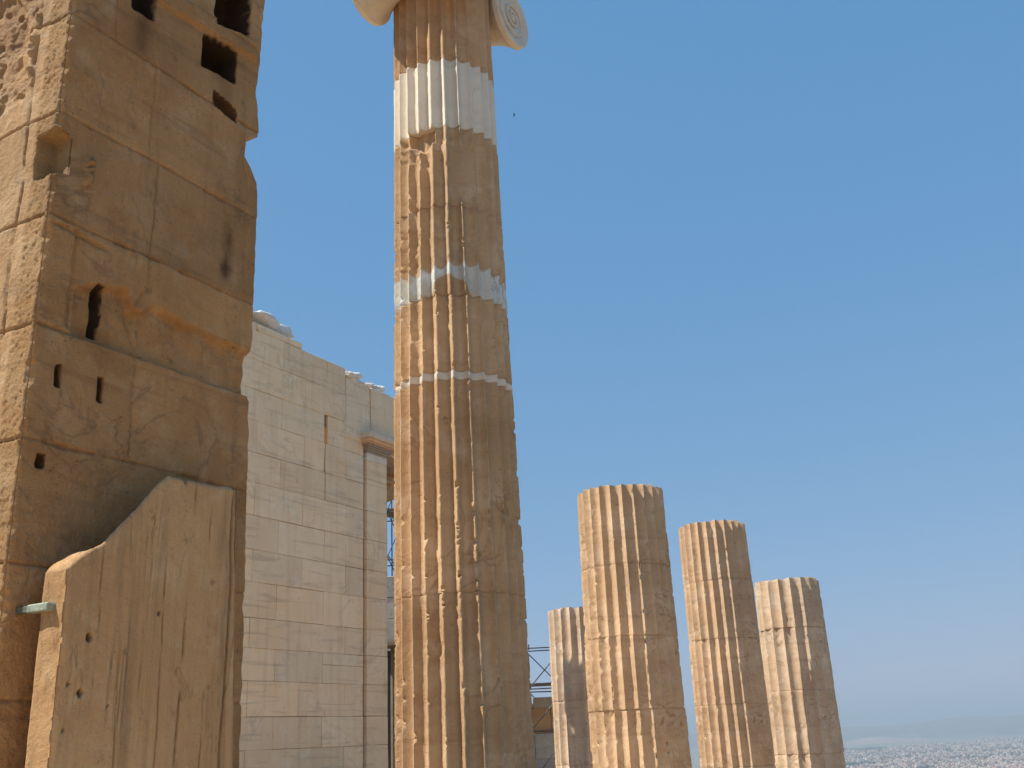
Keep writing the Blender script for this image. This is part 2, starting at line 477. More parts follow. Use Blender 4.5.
def haze():
    m = bpy.data.materials.new('haze'); m.use_nodes = True; nt = m.node_tree
    nt.nodes.remove(nt.nodes['Principled BSDF'])
    pv = nt.nodes.new('ShaderNodeVolumePrincipled')
    pv.inputs['Color'].default_value = (0.57, 0.69, 0.79, 1)
    pv.inputs['Density'].default_value = 1.8e-4
    pv.inputs['Anisotropy'].default_value = 0.0
    nt.links.new(pv.outputs[0], nt.nodes['Material Output'].inputs['Volume'])
    mb = MB(); S = 46000; zb = -190; zt = 210
    mb.box((-S, -S, zb), (2 * S, 0, 0), (0, 2 * S, 0), (0, 0, zt - zb))
    tag(mb.build('haze', m), 'pale blue summer haze over the distant city and hills', 'haze', kind='stuff')
haze()

# ------------------------------------------------------------------ building axes
AX = np.array([0.49394187, 0.86949493, 0.0])     # along the wall faces, receding to the right
NX = np.array([0.86949493, -0.49394187, 0.0])    # normal of the shaded faces
ZX = np.array([0, 0, 1.0])

def to_world(origin, s, t, z):
    """s along the wall, t into the wall (away from its visible face), z up, absolute"""
    s, t, z = np.broadcast_arrays(np.asarray(s, float), np.asarray(t, float), np.asarray(z, float))
    return origin + s[..., None] * AX - t[..., None] * NX + z[..., None] * ZX

def paving():  # unseen pale paving, added and laid out to bounce sunlight onto wall and pier
    mb = MB()
    def P(u, s, z): return NX * u + AX * s + ZX * z
    s = -5.0; row = 0
    while s < 26:
        w = 0.9 + 0.5 * random.random(); u = -11.3 - random.random()
        while u < (-2.6 + 1.2 * math.sin(row * 0.9) if s > 4.5 else 3.5 + 1.0 * math.sin(row)):
            l = 0.8 + 0.9 * random.random()
            k = 0.85 + 0.25 * random.random()
            mb.box(P(u + 0.006, s + 0.006, -0.05 + 0.012 * random.random()), NX * (l - 0.012), AX * (w - 0.012), ZX * 0.085, (k, k, k * 0.98), 0.012)
            u += l
        s += w; row += 1
    tag(mb.build('bounce_paving', stone('paving_marble', (0.70, 0.52, 0.33), (0.62, 0.43, 0.25), (0.76, 0.60, 0.42), bump=0.4)), kind='structure')
paving()

# ------------------------------------------------------------------ the tan stone pier
def pier():
    org = np.array([-2.33018498, 4.64868131, 0.0])
    W, D = 1.46, 1.5
    tl = np.concatenate([np.linspace(D, 0.95, 8, endpoint=False), np.linspace(0.95, 0.26, 60, endpoint=False), np.linspace(0.26, 0.0, 36, endpoint=False)])
    sr = np.concatenate([np.linspace(0.0, 0.12, 14, endpoint=False), np.linspace(0.12, W, 150)])
    te = np.linspace(0, D, 26)[1:]
    sb = np.linspace(W, 0, 10)[1:-1]
    S = np.concatenate([0 * tl, sr, W + 0 * te, sb]); T = np.concatenate([tl, 0 * sr, te, D + 0 * sb])
    face = np.concatenate([0 * tl, 1 + 0 * sr, 2 + 0 * te, 3 + 0 * sb])
    Z = np.concatenate([np.linspace(-0.1, 1.4, 30, endpoint=False), np.arange(1.4, 6.75, 0.0075), np.linspace(6.75, 8.6, 40)])
    z, s = np.meshgrid(Z, S, indexing='ij'); t = np.broadcast_to(T, z.shape).copy(); fc = np.broadcast_to(face, z.shape)
    s0, t0 = s.copy(), t.copy()
    isL, isR, isE = fc == 0, fc == 1, fc == 2
    zl = [0.10, 0.75, 1.36, 1.97, 2.57, 3.165, 3.755, 4.36, 4.97, 5.60, 6.21, 6.85, 7.45, 8.05]
    wob = 0.007 * fbm(s * 2, t * 2, z * 0.4, 3, 40)
    tint = np.ones((*z.shape, 3))
    def stain_or_tone(mask, col):
        nonlocal tint
        tint = tint * (1 - mask[..., None]) + tint * mask[..., None] * np.array(col)
    # --- shaded face
    d = np.zeros_like(z)
    d += 0.007 * fbm(s * 2.2, t * 2.2, z * 2.2, 5, 1) + 0.004 * fbm(s * 14, t * 14, z * 9, 5, 2, 0.62)
    for q in zl:
        chip = np.clip(fbm(s * 7, t * 7, z * 0 + q * 9, 3, 5) * 1.6, 0, 1)
        jg = gauss(z + wob - q, 0.0055 + 0.007 * chip)
        d += jg * (0.007 + 0.012 * chip)
        stain_or_tone(isR * jg * 0.45, (0.45, 0.38, 0.32))
        # each course stands a little in or out of its neighbour
    ci = np.searchsorted(np.array(zl), z + wob)
    d += (np.sin(ci * 12.9898) * 0.5) * 0.006
    def vj(sq, za, zb, w=0.005, dep=0.011, wav=0.02):
        c = sq + wav * fbm(0 * z + sq * 5, 0 * z, z * 4, 3, 6)
        return gauss(s - c, w) * box01(z, za, zb, 0.01) * dep
    d += vj(0.60, 4.97, 5.60) + vj(0.665, 4.36, 4.97, dep=0.016) + vj(0.62, 3.165, 3.755) + vj(0.95, 2.57, 3.165) + vj(0.30, 5.6, 6.2) + vj(0.55, 6.0, 6.85)
    crv = 0.665 - 0.09 * sstep(4.2, 4.0, z) + 0.06 * sstep(3.98, 3.8, z)
    d += gauss(s - crv, 0.010) * box01(z, 3.76, 4.36, 0.01) * 0.014
    d += gauss(s - (0.19 + 0.012 * fbm(0 * z, 0 * z, z * 6, 3, 3)), 0.012) * box01(z, 3.78, 4.34, 0.02) * 0.022
    d += gauss(z - (4.33 - 0.1 * s + 0.02 * fbm(s * 9, 0 * z, 0 * z, 3, 9)), 0.012) * box01(s, 0.05, 0.38, 0.02) * 0.02
    # undercut course: the lower part is cut back
    zb = np.interp(s, [0.2, 0.41, 0.52, 0.57, 0.63, 0.72, 0.96, 1.2, 1.46], [4.02, 4.10, 4.12, 4.03, 4.02, 4.09, 4.06, 4.05, 4.04])
    zb = zb + 0.012 * fbm(s * 8, 0 * z, 0 * z, 3, 12)
    cut = (1 - sstep(zb - 0.035, zb + 0.015, z)) * sstep(3.75, 3.77, z) * sstep(0.2, 0.24, s)
    d += cut * (0.05 + 0.02 * fbm(s * 6, t * 6, z * 6, 4, 14))
    # cuttings and sockets
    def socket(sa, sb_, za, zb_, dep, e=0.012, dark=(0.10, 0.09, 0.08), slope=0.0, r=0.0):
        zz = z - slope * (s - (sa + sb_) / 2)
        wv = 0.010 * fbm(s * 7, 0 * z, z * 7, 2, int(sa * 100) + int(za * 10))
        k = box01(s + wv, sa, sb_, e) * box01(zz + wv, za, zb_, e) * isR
        if dark is not None: stain_or_tone(sstep(0.0, 0.04, k), dark)
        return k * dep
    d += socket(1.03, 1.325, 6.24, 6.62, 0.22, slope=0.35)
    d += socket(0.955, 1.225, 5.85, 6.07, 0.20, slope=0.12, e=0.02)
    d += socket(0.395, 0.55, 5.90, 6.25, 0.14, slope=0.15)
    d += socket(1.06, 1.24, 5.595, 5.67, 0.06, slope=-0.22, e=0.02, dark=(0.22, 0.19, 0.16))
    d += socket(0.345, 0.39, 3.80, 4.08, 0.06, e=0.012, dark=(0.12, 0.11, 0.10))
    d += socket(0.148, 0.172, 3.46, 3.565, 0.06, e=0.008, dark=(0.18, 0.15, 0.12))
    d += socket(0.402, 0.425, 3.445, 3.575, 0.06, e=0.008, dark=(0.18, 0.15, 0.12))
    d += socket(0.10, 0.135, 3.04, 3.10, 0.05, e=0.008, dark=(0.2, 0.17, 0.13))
    # band left standing between the sockets
    d -= 0.03 * box01(z - 0.1 * (s - 0.9), 6.08, 6.22, 0.02) * box01(s, 0.55, 1.4, 0.03)
    # stains with their own shape
    nz = fbm(s * 5, t * 5, z * 2.5, 4, 60)
    stain_or_tone(isR * gauss(s - 1.24, 0.05) * box01(z, 4.45, 4.85, 0.08) * sstep(-.2, .4, nz) * 0.75, (0.35, 0.30, 0.26))
    stain_or_tone(isR * gauss(s - 1.22, 0.035) * box01(z, 4.44, 4.58, 0.05) * 0.8, (0.3, 0.26, 0.22))
    stain_or_tone(isR * gauss(s - 0.47, 0.06) * box01(z, 5.62, 5.92, 0.08) * 0.7, (0.4, 0.34, 0.3))
    stain_or_tone(isR * gauss(s - 1.14, 0.07) * box01(z, 5.62, 5.86, 0.06) * 0.6, (0.5, 0.44, 0.4))
    stain_or_tone(isR * cut * sstep(-.1, .3, nz) * 0.4, (0.75, 0.72, 0.68))
    stain_or_tone(isR * sstep(0.0, 0.5, fbm(s * 2, t, z * 1.4, 4, 66)) * 0.35, (0.72, 0.68, 0.64))
    lt = [1.0, 0.92, 1.07, 0.96, 1.04, 0.94, 1.02, 1.06, 0.93, 1.05, 0.97, 1.08, 0.92, 1.0, 1.0]
    half = (s > 0.63).astype(float)
    tint *= (np.array(lt)[np.clip(ci, 0, 14)] * (1 + 0.05 * np.sin(ci * 5.1 + half * 2.4)))[..., None]
    # vertical shallow groove near the free edge
    d += gauss(s - 1.37, 0.012) * box01(z, 4.45, 5.3, 0.05) * 0.012
    # --- lit face
    e = 0.010 * fbm(s * 2.5, t * 2.5, z * 2.5, 5, 71) + 0.004 * fbm(s * 15, t * 15, z * 12, 4, 72)
    for q in zl:
        e += gauss(z + wob - q, 0.007) * 0.014
    ck = 0.25 + 0.035 * fbm(0 * z, 0 * z, z * 1.6, 4, 73)
    ckr = sstep(-0.35, 0.1, fbm(0 * z + 3, 0 * z, z * 2.2, 3, 74))
    e += gauss(t - ck, 0.008) * 0.022 * ckr
    e += gauss(t - ck - 0.07, 0.006) * 0.014 * sstep(0.0, 0.3, fbm(0 * z + 8, 0 * z, z * 1.5, 3, 75))
    # rough margin at the corner
    band = 1 - sstep(0.15, 0.20, t + 0.02 * fbm(0 * z, 0 * z, z * 7, 3, 76))
    e += band * (0.006 + 0.006 * fbm(t * 45, 0 * z, z * 45, 3, 77, 0.7))
    # broken pit high on the lit face
    pit = sstep(0.27, 0.33, t + 0.05 * fbm(t * 5, 0 * z, z * 5, 4, 78)) * sstep(5.05, 5.2, z - 0.35 * (0.6 - t) + 0.12 * fbm(t * 6, 0 * z, z * 6, 3, 79))
    e += pit * (0.03 + 0.045 * np.abs(fbm(t * 5, 0 * z + 2, z * 4, 4, 80)) + 0.016 * np.round(3 * fbm(t * 3, 0 * z, z * 3, 2, 81)))
    rim = gauss(t - 0.29, 0.035) * sstep(5.15, 5.3, z) * (1 - sstep(5.75, 5.9, z))
    e -= rim * (0.025 + 0.03 * fbm(t * 14, 0 * z, z * 14, 3, 82))
    # notch through the corner
    nw = 0.015 * fbm(t * 12 + s * 12, 0 * z, z * 12, 3, 83)
    notch = box01(t + nw, -0.2, 0.15, 0.012) * box01(z + nw, 4.60, 4.86, 0.015)
    ntr = (1 - sstep(0.10, 0.15, s + nw)) * box01(z + nw * 2, 4.62, 4.86, 0.02)
    d -= 0.055 * gauss(s - 0.215 - 0.01 * (z - 4.7), 0.022) * box01(z, 4.60, 4.78, 0.03) * (0.7 + 1.2 * fbm(s * 30, 0 * z, z * 30, 3, 84))
    # broken corner arris
    ch = 0.022 + 0.035 * np.clip(fbm(0 * z, 0 * z + 4, z * 3.2, 4, 85) + 0.1, 0, 1) + 0.012 * fbm(0 * z, 0 * z, z * 18, 3, 86)
    ch = np.maximum(ch, 0.004)
    kR = np.clip(1 - s / ch, 0, 1); kL = np.clip(1 - t / ch, 0, 1)
    d = d * sstep(0, 0.03, s) + kR * ch * 0.5
    kR = kR * (1 - ntr); kL = kL * (1 - notch)
    e = e * sstep(0, 0.05, t) * (1 - notch) + kL * ch * 0.5 + notch * 0.10
    # --- free edge outline, from course to course
    ez = np.array([0, 1.63, 3.0, 3.23, 3.57, 3.72, 3.735, 3.79, 4.02, 4.045, 4.08, 4.38, 5.10, 5.23, 5.31, 5.37, 5.43, 5.50, 5.57, 5.62, 5.80, 5.87, 6.18, 6.68, 8.6])
    es = np.array([1.545, 1.53, 1.505, 1.50, 1.495, 1.49, 1.475, 1.465, 1.465, 1.475, 1.485, 1.49, 1.485, 1.465, 1.415, 1.355, 1.35, 1.365, 1.455, 1.47, 1.445, 1.43, 1.45, 1.475, 1.47])
    oe = np.interp(z, ez, es) + 0.010 * fbm(0 * z, t * 3, z * 9, 4, 90)
    wgt = sstep(1.25, 1.46, s0)
    s = s + (oe - W) * np.where(isR, wgt, 0) + np.where(isE, oe - W + 0.02 * fbm(s0, t * 3, z * 3, 4, 91), 0)
    # round the free arris
    rr = 0.02 + 0.02 * np.clip(fbm(0 * z, 0 * z + 9, z * 5, 3, 92), 0, 1)
    d += np.clip(1 - (W - s0) / rr, 0, 1) ** 2 * rr * 0.6 * isR
    t = t + np.where(isR, d, 0)
    s = s + np.where(isL, e, 0) + np.where(isR, kR * ch * 0.5, 0)
    t = t + np.where(isL, kL * ch * 0.5, 0)
    cutn = box01(z + nw, 4.60, 4.86, 0.015) * 0.10
    s = np.where(isR, np.maximum(s, cutn), s)
    # ragged top
    top = sstep(8.2, 8.6, z)
    z = z + top * 0.12 * fbm(s * 3, t * 3, 0 * z, 3, 95)
    stain_or_tone(isL * pit * 0.5, (0.80, 0.76, 0.73))
    stain_or_tone(isL * band, (1.12, 1.08, 0.98))  # sunlit brightness of the rough margin painted into its tint
    tint = tint * np.where(isL[..., None], np.array([0.98, 1.10, 1.30]), 1.0)  # lit face painted paler and cooler, its light put into the colour
    stain_or_tone(isR * (1 - sstep(1.5, 3.3, z + 0.2 * nz)) * (1 - sstep(0.12, 0.25, s0)) * 0.0, (1, 1, 1))
    v = to_world(org, s, t, z).reshape(-1, 3)
    nr, nc = z.shape
    f = grid_faces(nr, nc)
    f.append(tuple((nr - 1) * nc + i for i in range(nc)))
    rough = (isL * band).reshape(-1)
    base = org + AX * 0.73 - NX * 0.75
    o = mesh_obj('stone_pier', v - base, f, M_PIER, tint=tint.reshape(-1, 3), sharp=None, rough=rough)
    o.location = base
    tag(o, 'massive weathered tan stone pier at the left edge with dark sockets in its shaded face', 'pier')
pier()

# ------------------------------------------------------------------ leaning marble slab and its clamp
def slab():
    org = np.array([-2.33018498, 4.64868131, 0.0]) + NX * 0.30
    TH = 0.165
    ns, ne = 130, 16
    sl, sr = 0.105, 1.17
    u = np.concatenate([np.zeros(ne), np.linspace(0, 1, ns), np.ones(ne), np.linspace(1, 0, 60)[1:-1]])
    t = np.concatenate([np.linspace(TH, 0, ne, endpoint=False), np.zeros(ns), np.linspace(0, TH, ne + 1)[1:], np.full(58, TH)])
    fc = np.concatenate([np.zeros(ne), np.ones(ns), 2 * np.ones(ne), 3 * np.ones(58)])
    h = np.concatenate([np.linspace(0, 0.5, 12, endpoint=False), np.linspace(0.5, 1, 240)])
    H, U = np.meshgrid(h, u, indexing='ij'); T = np.broadcast_to(t, H.shape).copy(); FC = np.broadcast_to(fc, H.shape)
    ps = np.array([0.0, 0.02, 0.06, 0.11, 0.16, 0.22, 0.34, 0.48, 0.53, 0.66, 0.80, 0.94, 1.0])
    pz = np.array([2.515, 2.545, 2.58, 2.622, 2.645, 2.71, 2.84, 3.005, 3.045, 3.052, 3.05, 3.065, 3.055])
    zt = np.interp(U, ps, pz) + 0.010 * fbm(U * 12, 0 * U, 0 * U, 4, 3) * sstep(0.03, .1, U)
    zt = zt - 0.03 * gauss(U - 0.645, 0.012)
    Z = H * zt
    right = np.interp(Z, [0, 1.63, 3.0, 3.1], [1.20, 1.172, 1.11, 1.105]) + 0.006 * fbm(0 * Z, 0 * Z + 3, Z * 6, 4, 8)
    left = sl + np.interp(Z, [0, 1.68, 2.55], [-0.01, -0.002, 0.0]) + 0.005 * fbm(0 * Z, T * 5, Z * 4, 4, 9)
    S = left + (right - left) * U
    S = S - (FC == 0) * 0  # end faces follow the outline
    dd = 0.006 * fbm(S * 4, 0 * Z, Z * 1.5, 4, 12) + 0.004 * fbm(S * 26, 0 * Z, Z * 2, 4, 13)
    tint = np.ones((*Z.shape, 3)) * np.where(FC == 0, 0.82, 1.0)[..., None]  # sunlit end face darkened in colour to tone down its light
    def stain_or_tone(mask, col):
        nonlocal tint
        tint = tint * (1 - mask[..., None]) + tint * mask[..., None] * np.array(col)
    # long cracks down the face
    for c, w, dep, z0, z1 in ((0.80, 0.006, 0.018, 1.6, 3.02), (0.655, 0.004, 0.010, 1.2, 2.6), (1.085, 0.007, 0.03, 0.5, 3.05), (0.42, 0.004, 0.008, 1.5, 2.2), (0.93, 0.004, 0.006, 1.4, 2.9), (0.28, 0.004, 0.006, 2.0, 2.6)):
        cc = c + 0.018 * fbm(0 * Z + c * 7, 0 * Z, Z * 1.6, 4, 14) - 0.03 * (2.3 - Z) * (c == 0.80)
        k = gauss(S - cc, w) * box01(Z, z0, z1, 0.1) * sstep(-0.35, 0.15, fbm(0 * Z + c * 3, 0 * Z, Z * 3, 3, 15))
        dd = dd + k * dep * 0.5
        stain_or_tone((FC == 1) * np.clip(k * 1.2, 0, 0.75), (0.36, 0.30, 0.25))
    for hs, hz, rr in ((0.245, 2.225, 0.014), (0.222, 1.985, 0.013), (0.155, 2.02, 0.007), (0.15, 1.83, 0.006), (0.63, 2.36, 0.007), (0.37, 1.93, 0.005)):
        q = np.sqrt(((S - hs) / rr) ** 2 + ((Z - hz) / (rr * 1.5)) ** 2)
        k = 1 - sstep(0.7, 1.2, q)
        dd = dd + k * 0.03
        stain_or_tone((FC == 1) * k, (0.2, 0.16, 0.13))
    rd = 0.022
    edge = np.minimum(np.minimum((S - left), (right - S)), (zt - Z))
    dd = dd + np.clip(1 - edge / rd, 0, 1) ** 2 * rd * 0.6
    Z = Z - T * 1.1 * H ** 8 * box01(U, 0.14, 0.55, 0.04)
    T = T + np.where(FC == 1, dd, 0)
    S = S + np.where(FC == 0, 0.004 * fbm(T * 9, 0 * Z, Z * 7, 4, 16), 0)
    v = to_world(org, S, T, Z)
    # cap: rows bridging front to back are a fan strip
    nr, nc = Z.shape
    f = grid_faces(nr, nc)
    # top cap as strip between the front and the back edge of the outline
    topi = (nr - 1) * nc
    front = [topi + ne + i for i in range(ns)]
    ring_back = [topi + 2 * ne + ns - 1] + [topi + 2 * ne + ns + i for i in range(58)] + [topi]
    fi = bi = 0
    fr = front; bk = ring_back[::-1]
    mid_l = [topi + i for i in range(1, ne)]; mid_r = [topi + ne + ns + i for i in range(0, ne - 1)]
    f.append(tuple([topi] + mid_l + [fr[0]] + [bk[1]]))
    while fi < len(fr) - 1 or bi < len(bk) - 2 - 1:
        a = (fi + 1) / (len(fr) - 1); b = (bi + 1) / (len(bk) - 3)
        if (a <= b and fi < len(fr) - 1) or bi >= len(bk) - 3:
            f.append((fr[fi], fr[fi + 1], bk[1 + bi])); fi += 1
        else:
            f.append((fr[fi], bk[2 + bi], bk[1 + bi])); bi += 1
    f.append(tuple([fr[-1]] + mid_r + [bk[-1], bk[-2]]))
    base = org + AX * 0.6 - NX * 0.1
    o = mesh_obj('marble_slab', v.reshape(-1, 3) - base, f, M_SLAB, tint=tint.reshape(-1, 3))
    o.location = base
    tag(o, 'upright tan marble slab with slanting broken top and long cracks, standing against the pier', 'stone slab')
    # bronze clamp from the pier to the slab's lit end
    c = np.array([-2.33018498, 4.64868131, 0.0])
    mb = MB()
    mb.box(c + AX * 0.064 + NX * 0.085 + ZX * 2.338, AX * 0.044, NX * 0.145, ZX * 0.036, bev=0.004)
    b = empty('metal_clamp', c + NX * 0.1 + ZX * 2.33, 'small greenish metal clamp bar bridging the pier and the slab edge', 'clamp')
    def part(name, mbx):
        oo = mbx.build(name, M_CLAMP, b); oo.matrix_parent_inverse = Matrix.Translation(-b.location); return oo
    part('clamp_bar', mb)
    mb = MB(); mb.box(c + AX * 0.070 - NX * 0.06 + ZX * 2.341, AX * 0.030, NX * 0.143, ZX * 0.03, tint=(0.4, 0.4, 0.4), bev=0.003)
    part('anchor_pin', mb)
slab()

# ------------------------------------------------------------------ marble wall with pilaster
WORG = np.array([-4.20893366, 15.78310289, 0.0])
def wall():
    root = empty('marble_wall', WORG, 'large pale ashlar marble wall in shade with a pilaster at its end, behind the tall column', 'wall')
    inv = Matrix.Translation(-Vector(WORG))
    def P(s, t, z): return WORG + AX * s - NX * t + ZX * z
    TH = 1.0
    def blk(mb, s0, s1, z0, z1, t0=0.0, th=None, tint=None, bev=0.005, jit=0.002):
        th = TH if th is None else th
        g = 0.0022
        if tint is None:
            k = random.choice((0.94, 0.99, 1.01, 1.03, 1.04)) + 0.03 * random.random(); wv = 0.07 * (random.random() - 0.5)
            tint = (k * (1 + wv), k, k * (1 - wv))
        mb.box(P(s0 + g, t0 + rng.normal(0, 0.0025), z0 + g), AX * (s1 - s0 - 2 * g), -NX * th, ZX * (z1 - z0 - 2 * g), tint, bev, jit)
    lines = [0.0, 0.22, 0.73, 1.235, 1.74, 2.21, 2.725, 3.208, 3.655, 4.20, 4.692, 5.23, 5.76, 6.248, 6.77, 7.30, 7.81, 8.33]
    jA = [-4.4, -3.26, -2.13, -1.0, 0.13, 1.262, 2.383, 2.88]
    jB = [-3.83, -2.7, -1.56, -0.43, 0.70, 1.823, 2.88]
    mb = MB()
    for i in range(len(lines) - 1):
        js = jA if (len(lines) - 1 - i) % 2 == 0 else jB
        z0, z1 = lines[i], lines[i + 1]
        for k in range(len(js) - 1):
            s0, s1 = js[k], js[k + 1]
            if z0 > 7.0 and s1 > 2.33:
                if s0 > 2.33: continue
                s1 = 2.335
            if s1 - s0 < 0.02: continue
            if i in (12, 13, 14) and abs(s0 - 1.823) < 0.02: s0 = s0 + (0.008, 0, 0.045)[i - 12]
            if i in (12, 13, 14) and abs(s1 - 1.823) < 0.02: s1 = s1 - (0.008, 0, 0.045)[i - 12]
            if i == 13 and s0 < 1.8 < s1:
                blk(mb, s0, 1.795, z0, z1, jit=0.006); blk(mb, 1.818, s1, z0, z1, jit=0.006); continue
            jz = random.random() if i not in (12, 14) else 1.0
            if jz < 0.03 and s0 > 0:        # a patched block in two pieces
                zm = z0 + (z1 - z0) * (0.45 + 0.2 * random.random())
                blk(mb, s0, s1, z0, zm); blk(mb, s0, s1, zm, z1)
            else:
                blk(mb, s0, s1, z0, z1)
    mb.box(P(1.785, 0.025, 6.78), AX * 0.075, -NX * 0.1, ZX * 0.30, (0.85, 0.55, 0.28), 0.01, 0.008)
    # back filling so no light leaks through joints
    mb.box(P(-4.38, 0.05, 0), AX * 7.2, -NX * 0.9, ZX * 7.9, (0.35, 0.3, 0.25))
    o = mb.build('masonry', M_WALL, root); o.matrix_parent_inverse = inv
    # tall blocks above the pilaster capital
    mb = MB()
    for s0, s1, zt in ((2.335, 3.085, 8.19), (3.09, 4.58, 8.14)):
        blk(mb, s0, s1, 7.20 if s0 > 2.6 else 7.01, zt, tint=(1.0, 1.01, 1.03), bev=0.02, jit=0.012)
    o = mb.build('upper_block', M_WALL, root); o.matrix_parent_inverse = inv
    # pilaster: sunk fillet, then a shaft 4 cm proud
    mb = MB()
    for i in range(len(lines) - 1):
        z0, z1 = lines[i], min(lines[i + 1], 6.70)
        if z0 > 6.6: break
        blk(mb, 2.925, 3.52, z0, z1, t0=-0.045, th=TH + 0.045, tint=(1.0, 0.985, 0.96))
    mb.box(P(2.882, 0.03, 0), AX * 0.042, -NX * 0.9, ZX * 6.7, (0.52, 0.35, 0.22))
    pil = mb.build('pilaster', M_WALL, root); pil.matrix_parent_inverse = inv
    # capital: hawksbeak moulding and a projecting abacus
    mb = MB()
    mb.box(P(2.925, -0.05, 6.70), AX * 0.595, -NX * 1.0, ZX * 0.14, bev=0.006)
    zz = 6.84
    for k in range(5):
        e = 0.012 + 0.024 * k
        mb.box(P(2.925 - e, -0.055 - e, zz), AX * (0.595 + 2 * e), -NX * (1.0 + e), ZX * 0.036, (0.5, 0.46, 0.43) if k < 4 else (0.9, 0.6, 0.45), bev=0.004)
        zz += 0.0385
    mb.box(P(2.80, -0.20, 7.03), AX * 1.02, -NX * 1.2, ZX * 0.05, (0.95, 0.72, 0.55), bev=0.008)
    mb.box(P(2.77, -0.235, 7.083), AX * 1.09, -NX * 1.25, ZX * 0.105, (0.92, 0.86, 0.80), bev=0.012)
    cap = mb.build('pilaster_capital', M_CAP, pil)
    # lintel over the opening, brown underneath
    v = []; n = 40
    mb = MB()
    ss = np.linspace(3.53, 4.45, n)
    zb = 6.15 + 0.30 * np.clip((ss - 3.9) / 0.5, 0, 1) - 0.05 * np.sin((ss - 3.5) * 2)
    prev = None
    vs = []
    for s_, z_ in zip(ss, zb):
        vs += [P(s_, 0.16, z_), P(s_, 0.98, z_), P(s_, 0.98, 7.0), P(s_, 0.16, 7.0)]
    f = grid_faces(n, 4, wrap=True, flip=True) + [(0, 1, 2, 3), ((n - 1) * 4 + 3, (n - 1) * 4 + 2, (n - 1) * 4 + 1, (n - 1) * 4)]
    lin = mesh_obj('lintel', np.array(vs), f, M_TAN, root, tint=(0.72, 0.62, 0.52), smooth=False); lin.matrix_parent_inverse = inv
    mb = MB()
    mb.box(P(3.55, 0.10, 6.62), AX * 0.88, -NX * 0.5, ZX * 0.12, (0.6, 0.48, 0.38), bev=0.01)
    mb.box(P(3.57, 0.03, 6.42), AX * 0.30, -NX * 0.9, ZX * 0.05, (0.8, 0.7, 0.6), bev=0.01)
    oo = mb.build('lintel_moulding', M_TAN, root); oo.matrix_parent_inverse = inv
    # the jamb on the far side of the opening
    mb = MB()
    for i in range(12):
        blk(mb, 4.30, 4.58, lines[i], lines[i + 1], th=0.3)
    oo = mb.build('far_jamb', M_WALL, root); oo.matrix_parent_inverse = inv
    # coping course
    mb = MB()
    blk(mb, -2.6, -1.2, 8.33, 8.47, bev=0.015, jit=0.008); blk(mb, -1.2, 0.04, 8.33, 8.47, bev=0.015, jit=0.008); blk(mb, 0.04, 1.175, 8.33, 8.47, bev=0.02, jit=0.01)
    oo = mb.build('coping', M_WALL, root); oo.matrix_parent_inverse = inv
wall()

def rock(name, c, size, mat, label, cat, seed, flat=0.0, rot=0.0, tint=(1, 1, 1)):
    n = 40; th = np.linspace(0, 2 * np.pi, n, endpoint=False); ph = np.linspace(-np.pi / 2, np.pi / 2, 26)
    PH, TH = np.meshgrid(ph, th, indexing='ij')
    x, y, z = np.cos(PH) * np.cos(TH), np.cos(PH) * np.sin(TH), np.sin(PH)
    p = 4.0
    nr = (np.abs(x) ** p + np.abs(y) ** p + np.abs(z) ** p) ** (1 / p)
    k = (1 / nr) * (1 + 0.38 * fbm(x * 1.5, y * 1.5, z * 1.5, 5, seed))
    q = np.stack([x * k * size[0], y * k * size[1], np.maximum(z * k, -0.8) * size[2]], -1).reshape(-1, 3)
    ca, sa = math.cos(rot), math.sin(rot)
    q = q @ np.array([[ca, sa, 0], [-sa, ca, 0], [0, 0, 1]])
    o = mesh_obj(name, q, grid_faces(26, n), mat, tint=tint, sharp=32)
    o.location = c
    return tag(o, label, cat)
def PW(s, t, z): return tuple(WORG + AX * s - NX * t + ZX * z)
ra = math.atan2(AX[1], AX[0])
rock('broken_block', PW(0.58, 0.50, 8.58), (0.56, 0.42, 0.20), M_RUBBLE, 'long rough white broken stone lying on the coping of the marble wall', 'stone', 3, rot=ra)
rock('broken_block', PW(-0.45, 0.40, 8.62), (0.36, 0.36, 0.19), M_TAN, 'tan broken stone on the marble wall top right beside the big pier', 'stone', 5, rot=ra)
rock('broken_block', PW(2.64, 0.40, 8.22), (0.30, 0.40, 0.16), M_RUBBLE, 'small rough white stone on the wall top above the pilaster capital, left of its neighbour', 'stone', 8, rot=ra)
rock('broken_block', PW(3.40, 0.40, 8.17), (0.28, 0.36, 0.15), M_RUBBLE, 'small rough white stone on the wall top beside the tall Ionic column', 'stone', 13, rot=ra)

